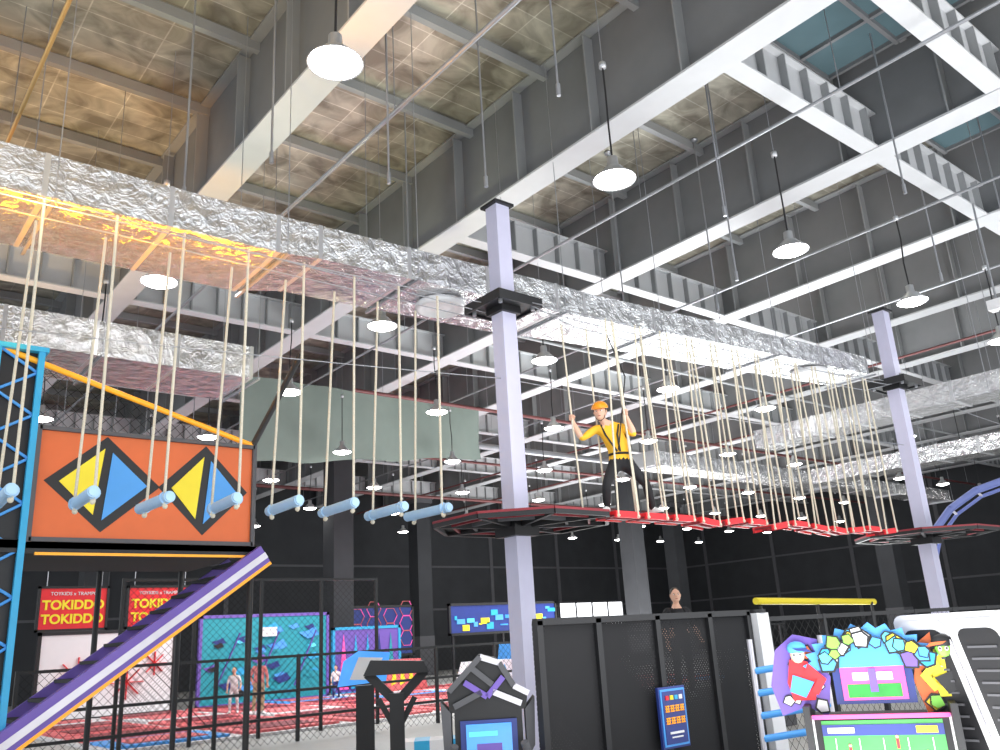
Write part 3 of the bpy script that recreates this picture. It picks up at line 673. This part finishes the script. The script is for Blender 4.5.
def band(c,rx,ry,tilt,k='black',n=24,w=.02):
    pts=[c+R0*(rx*math.cos(2*math.pi*i/n))-Fh*(ry*math.sin(2*math.pi*i/n))+V((0,0,tilt*math.cos(2*math.pi*i/n))) for i in range(n+1)]
    b.tube(pts,w,k,6)
band(W((.065,.01,.80)),.142,.12,0,w=.016)
b.tube([W((-.16,.10,1.20)),W((-.12,.165,1.05)),W((.02,.145,.82))],.014,'black',6); b.tube([W((.08,.09,1.20)),W((.04,.165,1.05)),W((.06,.145,.82))],.014,'black',6)
b.tube([W((.04,.14,.84)),W((.1,.2,1.2)),W((.25,.0,1.9)),V((8.75,7.95,5.75))],.010,'black',6); b.build('harness',e)
b=MB()
for hx,hz in((-.55,1.33),(.18,1.36)):
    b.cyl(W((hx,.12,hz)),W((hx-.04,.1,2.7)),.013,'rope'); b.cyl(W((hx,.12,hz)),W((hx+.05,.1,.02)),.013,'rope')
b.build('grab_ropes',e)
def stand(a=0,arm=.25):
    return dict(pelvis=(0,0,.88),waist=(0,0,1.03),chest=(0,.01,1.25),neck=(0,.01,1.41),headb=(0,.02,1.45),head=(0,.03,1.55),shL=(-.17,0,1.33),elL=(-.24,.02,1.06),wrL=(-.22,.12,.86),haL=(-.21,.15,.80),
    shR=(.17,0,1.33),elR=(.25,-.02,1.06),wrR=(.27,arm,.9),haR=(.27,arm+.05,.86),hipL=(-.09,0,.84),knL=(-.10,.04+a,.46),anL=(-.11,-.02+a,.09),toL=(-.13,.13+a,.035),hipR=(.09,0,.84),knR=(.11,.03-a,.46),anR=(.12,-.04-a,.09),toR=(.14,.11-a,.035))
def scaled(J,s): return {k:tuple(c*s for c in v) for k,v in J.items()}
person('child',(9.73,21.93,.13),(-R0.x,-R0.y,0),scaled(stand(.06),.86),RAD,dict(shirt='shirtp',skin='skin',pants='khaki',shoe='shoe'),hs=.86)
person('child',(9.6,23.2,.13),R0,scaled(stand(.1,.1),.7),RAD,dict(shirt='white',skin='skin',pants='padw',shoe='shoe'),hs=.7)
person('child',(13.4,24.6,.13),(R0.x,R0.y,0),scaled(stand(.12,.3),.6),RAD,dict(shirt='white',skin='skin',pants='navy',shoe='shoe'),hs=.6)
person('bystander',(11.0,9.1,.56),R0,stand(.03),RAD,dict(shirt='pantsb',skin='skin',pants='pantsb',shoe='shoe'))
# ---------------------------------------------------------------- lights
w=bpy.data.worlds.new('world'); SC.world=w; w.use_nodes=True; w.node_tree.nodes['Background'].inputs[0].default_value=(.90,.95,1,1); w.node_tree.nodes['Background'].inputs[1].default_value=1.75
def area(name,loc,size,power,col=(1,1,1),rot=(0,0,0)):
    l=bpy.data.lights.new(name,'AREA'); l.energy=power; l.size=size; l.color=col; o=bpy.data.objects.new(name,l); COL.objects.link(o); o.location=loc; o.rotation_euler=rot; return o
up=(math.pi,0,0)
area('added_bounce_fill',(5,2,.4),5,550,rot=up)  # added fills aimed up, standing in for floor bounce on the ceiling
area('added_bounce_fill',(14,-2,.4),6,1400,rot=up)
area('added_bounce_fill',(20,14,.6),8,2400,(.96,1,1),rot=up)
area('added_bounce_fill',(32,28,.6),10,2600,rot=up)
area('added_down_fill',(13,22,6.5),7,1000)  # added fills aimed down to brighten court and arcade, no fixtures here
area('added_down_fill',(24,26,6.5),7,900)
area('added_down_fill',(8,3,6),4,300)
def spot(name,loc,e,col,ang,rot=up):
    s=bpy.data.lights.new(name,'SPOT'); s.energy=e; s.color=col; s.spot_size=math.radians(ang); s.spot_blend=.7; s.shadow_soft_size=.2
    o=bpy.data.objects.new(name,s); COL.objects.link(o); o.location=loc; o.rotation_euler=rot
for x in(.3,1.6,2.9,4.1): spot('added_amber_fill',(x,10.3,4.9),360,(1,.40,.0),105)  # added spots: gold bounce from orange play gear onto the duct underside
spot('added_warm_fill',(1.5,8.0,5.0),700,(1,.72,.32),110); spot('added_warm_fill',(1.0,17.0,3.5),1500,(1,.66,.30),90); spot('added_warm_fill',(6.5,13.0,4.5),500,(.95,.95,.55),100)  # added spots that tint the left deck and girders, no fixtures here
